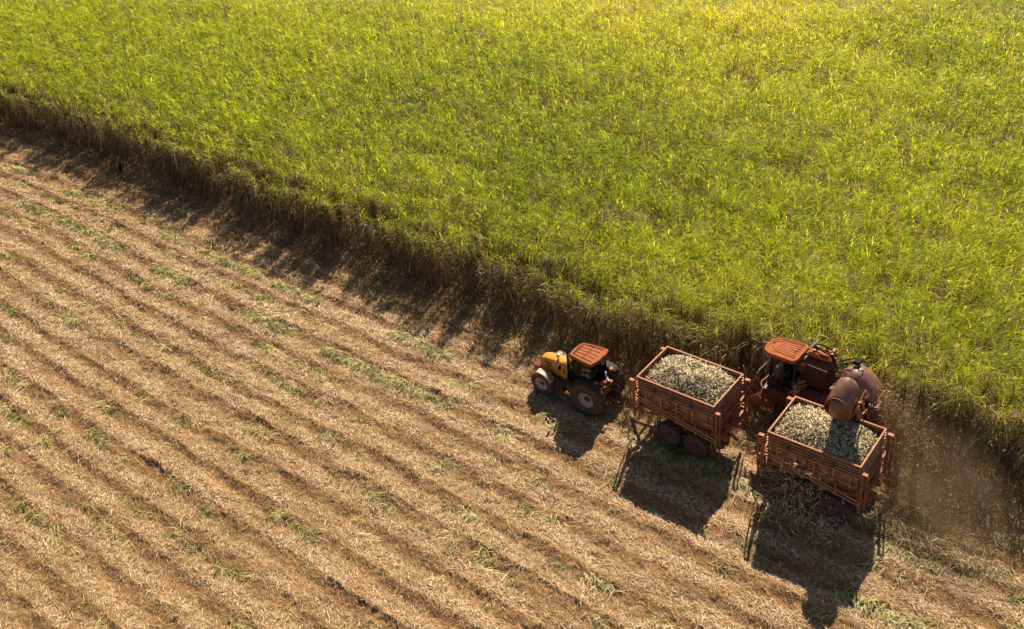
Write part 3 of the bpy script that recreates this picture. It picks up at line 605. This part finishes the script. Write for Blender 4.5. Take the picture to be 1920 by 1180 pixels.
f_.bar((-1.75, -.42, 2.05), (-1.75, .42, 2.05), .06); f_.box((-1.15, 0, 1.95), (1.25, 1.05, .1)); f_.box((-.56, 0, 2.5), (.05, 1.0, 1.0)); f_.build('cab_frame', M['black'], HV)
def hpane(pts, name='window'):
    p = MB(); q0 = [Vector(a) for a in pts]; nrm = (q0[1]-q0[0]).cross(q0[2]-q0[0]).normalized()*.008; p.prism([a-nrm/2 for a in q0], nrm); return p.build(name, M['glass2'], HV)
for s in (-1, 1):
    hpane([(-1.73, s*.44, 2.1), (-1.13, s*.56, 2.1), (-1.11, s*.53, 3.6), (-1.64, s*.42, 3.6)]); hpane([(-1.07, s*.56, 2.1), (-.64, s*.57, 2.1), (-.64, s*.54, 3.6), (-1.05, s*.53, 3.6)])
hpane([(-1.78, -.38, 2.1), (-1.78, .38, 2.1), (-1.68, .36, 3.6), (-1.68, -.36, 3.6)], 'windscreen')
st = MB(); st.box((-1.1, 0, 2.3), (.42, .42, .14)); st.box((-.88, 0, 2.62), (.12, .42, .6)); st.box((-1.1, 0, 2.15), (.25, .25, .2)); st.build('seat', M['black'], HV, bevel=.03)
st = MB(); st.box((-1.5, -.1, 2.45), (.2, .3, .5)); st.cyl((-1.45, 0, 2.75), (-1.38, 0, 2.8), .16, 14); st.build('console', M['rim'], HV, bevel=.02)
# body
bd = MB()
bd.box((.75, 0, 1.75), (2.7, 1.75, .6)); bd.box((.35, -.55, 2.15), (1.9, .6, .3)); bd.box((1.1, 0, 1.1), (3.6, 1.3, .7)); bd.box((-1.15, -.1, 1.55), (1.5, 1.3, .55))
bd.box((2.3, 0, 1.8), (.9, 1.1, .9))
bd.build('body', M['red_body'], HV, bevel=.05)
bd = MB()
for x in (-.55, .2, 1.0, 1.9): bd.box((x, -.893, 1.75), (.05, .03, .58))
bd.box((.7, -.895, 2.08), (2.7, .035, .05)); bd.box((.7, -.895, 1.46), (2.7, .035, .05)); bd.build('side_frame', M['rust'], HV)
en = MB(); en.box((.12, .22, 2.95), (1.12, .78, 1.35)); en.build('engine_cover', M['red_body'], HV, bevel=.05)
et = MB(); et.box((.14, .32, 3.75), (1.06, .64, .14)); et.box((.14, .32, 3.84), (.95, .52, .05)); eo = et.build('radiator_cowl', M['roof'], HV, bevel=.03)
et = MB(); et.bar((-.40, -.18, 3.42), (.62, -.18, 3.36), .03, .05); et.build('handrail', M['white'], HV)
et = MB(); et.tube([(-.35, .5, 3.9), (-.1, .35, 4.0), (.3, .2, 3.96), (.62, .25, 3.9), (.75, .1, 3.7), (.95, .1, 3.45)], .035); et.tube([(-.3, .62, 3.88), (.1, .58, 4.0), (.5, .5, 3.95), (.8, .4, 3.7)], .028); et.build('hydraulic_hose', M['hose'], HV)
et = MB(); et.tube([(-.38, .3, 3.82), (-.22, .62, 4.02)], .04); et.build('exhaust_pipe', M['white'], HV)
et = MB(); et.cyl((-.40, -.20, 2.35), (-.40, -.20, 3.1), .09); et.cyl((-.40, -.20, 3.12), (-.40, -.20, 3.42), .20, 20); ao = et.build('air_cleaner', M['red_body'], HV, smooth=True)
et = MB(); et.cyl((-.40, -.20, 3.42), (-.40, -.20, 3.46), .19, 20, .15); et.build('lid', M['roof'], ao, smooth=True)
et = MB()
for k in range(26):
    a = (random.uniform(-.55, -.15), random.uniform(-.75, -.2), random.uniform(2.1, 2.7)); b_ = tuple(a[i]+random.uniform(-.22, .22) for i in range(3)); (et.cyl if k % 2 else et.bar)(a, b_, random.uniform(.03, .06))
et.build('valve_assembly', M['rust_pale'], HV)
for k in range(8): MB().box((random.uniform(-.35, .6), random.uniform(.1, .6), 3.88+random.uniform(0, .04)), (.12, .1, .1), (0, 0, random.random())).build('engine_fitting', M['rust_pale'], HV, bevel=.01)
et = MB()
for k in range(7):
    a = (.72+random.uniform(0, .25), random.uniform(-.3, .5), 3.3+random.uniform(-.3, .3)); et.tube([a, (a[0]+.2, a[1]-.1, a[2]+.2), (a[0]+.5, a[1]-.05, a[2]+.12), (1.7, .0, 3.55+random.uniform(-.1, .1))], .022, 6)
et.build('hose_bundle', M['hose'], HV)
# primary extractor: drum with domed hood turned backwards
ex = MB(); cx_, cy_ = 1.75, .08
ex.lathe([(2.35, .55), (2.9, .62), (2.95, .68), (3.1, .68)], (cx_, cy_, 0), 'z', 32); ex.build('extractor_drum', M['red_body'], HV, smooth=True)
hood = MB(); G = []                                      # dome: arch sections set along x
for j in range(20):
    u = j/19; xx = cx_-.72+1.72*u
    prof_r = .70*math.sqrt(max(0, 1-((.42-u)/.42)**2)) if u < .42 else .70-.20*((u-.42)/.58)**2.2
    prof_z = .80*math.sqrt(max(0, 1-((.42-u)/.42)**2)) if u < .42 else .80-.58*((u-.42)/.58)**1.9
    base = 3.02-.30*max(0, (u-.45)/.55)**1.5
    G.append([(xx, cy_-math.cos(math.pi*i/20)*max(prof_r, .02), base+math.sin(math.pi*i/20)**.8*max(prof_z, .01)) for i in range(21)])
hood.grid(G); ho = hood.build('extractor_hood', M['hood'], HV, smooth=True, solid=.03)
lip = MB(); lip.tube([Vector(p)+Vector((.015, 0, 0)) for p in G[-1]], .03, 6); lip.build('hood_lip', M['cap'], ho)
dt = MB(); dt.tube([(cx_-.1, -.15, 3.95), (cx_-.02, -.1, 4.02), (cx_+.1, -.2, 3.97), (cx_+.25, -.1, 3.95), (cx_+.3, -.28, 3.86), (cx_+.15, -.4, 3.8)], .022, 6); dt.box((cx_-.15, .35, 3.93), (.25, .3, .16)); dt.tube([(cx_-.9, .4, 3.6), (cx_-.3, .45, 3.98), (cx_+.2, .5, 3.9)], .03, 6); dt.tube([(cx_-.9, .2, 3.55), (cx_-.3, .1, 3.98), (cx_-.15, .35, 3.95)], .03, 6)
dt.build('fan_motor', M['hose'], ho)
# elevator swung out over the trailer
e0 = Vector((2.15, -.45, 1.0)); e1 = Vector((2.34, -2.75, 4.55)); ax = (e1-e0).normalized(); sd = Vector((1, 0.06, 0)).normalized(); up = sd.cross(ax).normalized()
if up.z < 0: up = -up
el = MB()
for s in (-1, 1): el.bar(e0+sd*.42*s, e1+sd*.42*s, .05, .34, up=up)
for k in range(9): p = e0+(e1-e0)*(k/8); el.bar(p-sd*.4+up*.14, p+sd*.4+up*.14, .05, .04)
el.build('elevator', M['rust'], HV)
el = MB(); p = [e0-sd*.39-up*.08, e0+sd*.39-up*.08, e1+sd*.39-up*.08, e1-sd*.39-up*.08]; el.prism(p, up*.02); el.build('elevator_floor', M['dark'], HV)
el = MB()
for s in (-1, 1): el.tube([e0+sd*.35*s+up*.5+Vector((0, .4, 1.0)), e0+(e1-e0)*.55+sd*.4*s+up*.2], .035)
el.tube([e0+sd*.5+up*.3, e0+(e1-e0)*.35+sd*.52+up*.35, e0+(e1-e0)*.7+sd*.5+up*.3, e1+sd*.48+up*.2], .025); el.build('elevator_brace', M['rust'], HV)
# hood at the elevator head: arched tunnel, closed round back, open mouth towards -y and down
hc = Vector((2.38, -2.72, 4.88)); G = []
NJ = 18
for j in range(NJ+1):
    u = j/NJ; ang = R_(-5+90*min(u/.5, 1)) if u < .5 else R_(85)
    if u < .5:                                            # rounded back
        a = R_(90*(u/.5)); yy = .78*(1-math.sin(a))+.0; k = math.sin(a)**.62 if a > 0 else 0
    else:
        yy = -.95*((u-.5)/.5); k = 1
    drop = 0 if u < .5 else -.42*((u-.5)/.5)**1.5
    wdt = .44*max(k, .04)*(1+.10*max(0, (u-.5)/.5)); hgt = .74*max(k, .04)
    base = hc.z+drop-.10*(1-k)
    G.append([(hc.x-math.cos(math.pi*i/18)*wdt, hc.y+yy*.85, base+math.sin(math.pi*i/18)**.85*hgt) for i in range(19)])
h2 = MB(); h2.grid(G); h2o = h2.build('spout_hood', M['hood'], HV, smooth=True, solid=.025)
for s in (-1, 1): MB().prism([(hc.x+s*.47, hc.y+.55, hc.z), (hc.x+s*.5, hc.y-.75, hc.z-.38), (hc.x+s*.40, hc.y-.55, hc.z-.75), (hc.x+s*.42, hc.y+.5, hc.z-.6)], (s*.02, 0, 0)).build('spout_cheek', M['hood'], h2o)
fl = MB(); fl.grid([[(hc.x-math.cos(math.pi*i/12)*.40, hc.y-.66-.15*math.sin(math.pi*i/12)+.05*z_, hc.z+.16-.31*z_) for i in range(13)] for z_ in (0, 1, 2, 3)]); fl.build('bin_flap', M['hood'], h2o, smooth=True, solid=.02)
lp = MB(); lp.tube([Vector(p)+Vector((0, -.01, 0)) for p in G[-1]], .025, 6); lp.build('hood_lip', M['roof'], h2o)
bt = MB()
for k in range(10): bt.bar((hc.x+.50, hc.y-.4+.1*k, hc.z+.05+random.uniform(-.4, .1)), (hc.x+.62, hc.y-.35+.1*k, hc.z-.1+random.uniform(-.5, .1)), .035)
bt.build('spout_fittings', M['rust_pale'], HV)
# wheels and front end
for s in (-1, 1):
    wheel(HV, (1.35, s*.78, .72), .72, .42, 'rear_wheel', M['rim_dark'], s, .45, 18); wheel(HV, (-.95, s*.80, .45), .45, .32, 'front_wheel', M['rim_dark'], s, .45, 16)
    dv = MB(); dv.cyl((-3.3, s*.62, .15), (-1.9, s*.70, 1.35), .10, 12, .17); dv.bar((-1.9, s*.70, 1.3), (-1.3, s*.55, 1.2), .08)
    for k in range(7):                                    # helical rib of the divider
        a = k/7; p = Vector((-3.3, s*.62, .15)).lerp(Vector((-1.9, s*.70, 1.35)), a); dv.bar(p+Vector((0, -.16, .03)), p+Vector((.08, .16, .05)), .03)
    dv.build('crop_divider', M['rust'], HV)
fr = MB(); fr.cyl((-2.2, -.5, .9), (-2.2, .5, .9), .12); fr.bar((-2.2, -.45, .9), (-1.5, -.45, 1.3), .08); fr.bar((-2.2, .45, .9), (-1.5, .45, 1.3), .08); fr.box((-1.7, 0, .8), (.7, 1.1, .35)); fr.build('knockdown_roller', M['rust'], HV)
for pts in ([(-1.72, -.48, 3.25), (-1.95, -.95, 2.9), (-2.05, -1.0, 2.55), (-1.95, -1.05, 2.5)], [(-1.72, -.45, 2.4), (-1.9, -.8, 2.2), (-1.8, -.95, 2.1)]):
    mm = MB(); mm.tube(pts, .02, 6); mm.build('mirror_arm', M['white'], HV)
mm = MB(); mm.box((-1.98, -1.02, 2.68), (.05, .16, .26), (0, 0, .4)); mm.build('mirror', M['black'], HV, bevel=.01)

# ---------------------------------------------------------------- what is flying and lying about
M['chaff'] = leafmat('flying_chaff', [(0, (.12, .06, .025)), (.55, (.30, .17, .08)), (.8, (.6, .42, .22)), (1, (.9, .8, .6))], trans=.3, rough=.5, tgain=1.0)
n = 15000; t = rng.beta(1.25, 1.7, n)
P = np.stack([6.0+t*5.0, 4.7-t*2.6, 3.2-3.1*t**.8], -1)+rng.normal(0, 1, (n, 3))*np.stack([.2+1.0*t, .3+.85*t, .25+.5*t], -1)
P[:, 2] = np.abs(P[:, 2])+.08; P = P[P[:, 0] > 5.6]; n = len(P)
d = norm(rng.normal(0, 1, (n, 3))); wd = norm(np.cross(d, rng.normal(0, 1, (n, 3)))); L = rng.gamma(2.0, .024, n)+.02
V, F, q = ribbons(P, d, rng.normal(0, .3, (n, 3)), L, rng.uniform(.008, .022, n), wd, rng.beta(1.6, 2.4, n), 1, .6, .8)
tag(npmesh('flying_chaff', V, F, M['chaff'], q), 'cloud of brown chaff blown out behind the harvester', 'chaff', kind='stuff')
n = 900; P = np.stack([rng.uniform(3.6, 7.0, n), rng.uniform(-1.4, .3, n), rng.gamma(2, .25, n)+.1], -1)
m_ = rng.random(n) < .5; P[m_] = np.stack([rng.normal(5.0, .7, m_.sum()), rng.uniform(-.55, .15, m_.sum()), rng.uniform(.2, 2.9, m_.sum())], -1); n = len(P)
d = norm(rng.normal(0, 1, (n, 3))); wd = norm(np.cross(d, rng.normal(0, 1, (n, 3))))
V, F, q = ribbons(P, d, rng.normal(0, .35, (n, 3)), rng.gamma(2, .05, n)+.05, rng.uniform(.012, .03, n), wd, rng.uniform(.75, 1, n), 2, .5, .8)
tag(npmesh('falling_scraps', V, F, M['chaff'], q), 'pale leaf scraps falling down the near side of the last trailer', 'leaf scraps', kind='stuff')

# drifting dust behind the extractor
import bmesh
bm = bmesh.new(); bmesh.ops.create_icosphere(bm, subdivisions=3, radius=1)
for v in bm.verts: v.co *= 1+.18*(random.random()-.5)
me = bpy.data.meshes.new('dust_cloud'); bm.to_mesh(me); bm.free(); o = bpy.data.objects.new('dust_cloud', me); col.objects.link(o)
o.location = (8.9, 3.0, 1.4); o.scale = (4.8, 2.5, 2.2); o.rotation_euler = (0, R_(12), R_(-38))
dm = bpy.data.materials.new('brown_dust'); dm.use_nodes = True; t = dm.node_tree; t.nodes.remove(t.nodes['Principled BSDF'])
pv = t.nodes.new('ShaderNodeVolumePrincipled'); pv.inputs['Color'].default_value = (.46, .32, .19, 1); pv.inputs['Anisotropy'].default_value = .3
tc = t.nodes.new('ShaderNodeTexCoord'); nz = t.nodes.new('ShaderNodeTexNoise'); nz.inputs['Scale'].default_value = 1.6; nz.inputs['Detail'].default_value = 4
ln = t.nodes.new('ShaderNodeVectorMath'); ln.operation = 'LENGTH'; t.links.new(tc.outputs['Object'], ln.inputs[0]); t.links.new(tc.outputs['Object'], nz.inputs['Vector'])
a1 = t.nodes.new('ShaderNodeMath'); a1.operation = 'SUBTRACT'; a1.inputs[0].default_value = 1.0; t.links.new(ln.outputs['Value'], a1.inputs[1])
a2 = t.nodes.new('ShaderNodeMath'); a2.operation = 'SUBTRACT'; a2.inputs[1].default_value = .38; t.links.new(nz.outputs[0], a2.inputs[0])
a3 = t.nodes.new('ShaderNodeMath'); a3.operation = 'MULTIPLY'; a3.use_clamp = True; t.links.new(a1.outputs[0], a3.inputs[0]); t.links.new(a2.outputs[0], a3.inputs[1])
a4 = t.nodes.new('ShaderNodeMath'); a4.operation = 'MULTIPLY'; a4.inputs[1].default_value = 1.7; t.links.new(a3.outputs[0], a4.inputs[0]); t.links.new(a4.outputs[0], pv.inputs['Density'])
t.links.new(pv.outputs[0], t.nodes['Material Output'].inputs['Volume']); me.materials.append(dm)
tag(o, 'thin brown dust hanging behind the harvester hood', 'dust', kind='stuff')
scene.cycles.volume_step_rate = 2; scene.cycles.volume_max_steps = 64

# the small black bird on the shaded strip
BR = empty('black_bird', (-49.33, 3.95, .02), R_(140))
tag(BR, 'small black bird on the shaded strip along the cane', 'bird')
bb = MB(); G = []
for i in range(11):
    t = i/10; x = -.26+.5*t; r = .105*math.sin(math.pi*min(max(t*.9+.06, 0), 1))**.7; z = .22+.12*t
    G.append([(x, r*math.cos(2*math.pi*k/10), z+r*1.05*math.sin(2*math.pi*k/10)) for k in range(11)])
for i in range(7):
    t = i/6; x = .25+.03*t+.02*math.sin(t*3); r = [.055, .045, .045, .06, .062, .045, .015][i]; z = .36+.17*t
    G.append([(x+.0, r*math.cos(2*math.pi*k/10), z+r*math.sin(2*math.pi*k/10)) for k in range(11)])
bb.grid(G); bb.build('body', M['feather'], BR, smooth=True)
bb = MB(); bb.prism([(-.22, -.05, .24), (-.22, .05, .24), (-.48, .08, .14), (-.48, -.08, .14)], (0, 0, .02)); bb.build('tail', M['feather'], BR)
for s in (-1, 1):
    bb = MB(); bb.cyl((.0, s*.04, .2), (.02, s*.045, .02), .012, 6); bb.bar((.02, s*.045, .012), (.10, s*.05, .008), .012); bb.build('leg', M['beak'], BR)
    bb = MB(); bb.prism([(.12, s*.095, .36), (-.05, s*.115, .34), (-.36, s*.06, .2), (-.2, s*.10, .2), (.08, s*.10, .25)], (0, s*.02, 0)); bb.build('wing', M['feather'], BR)
bb = MB(); bb.cyl((.30, 0, .50), (.39, 0, .475), .02, 8, .005); bb.build('beak', M['beak'], BR)
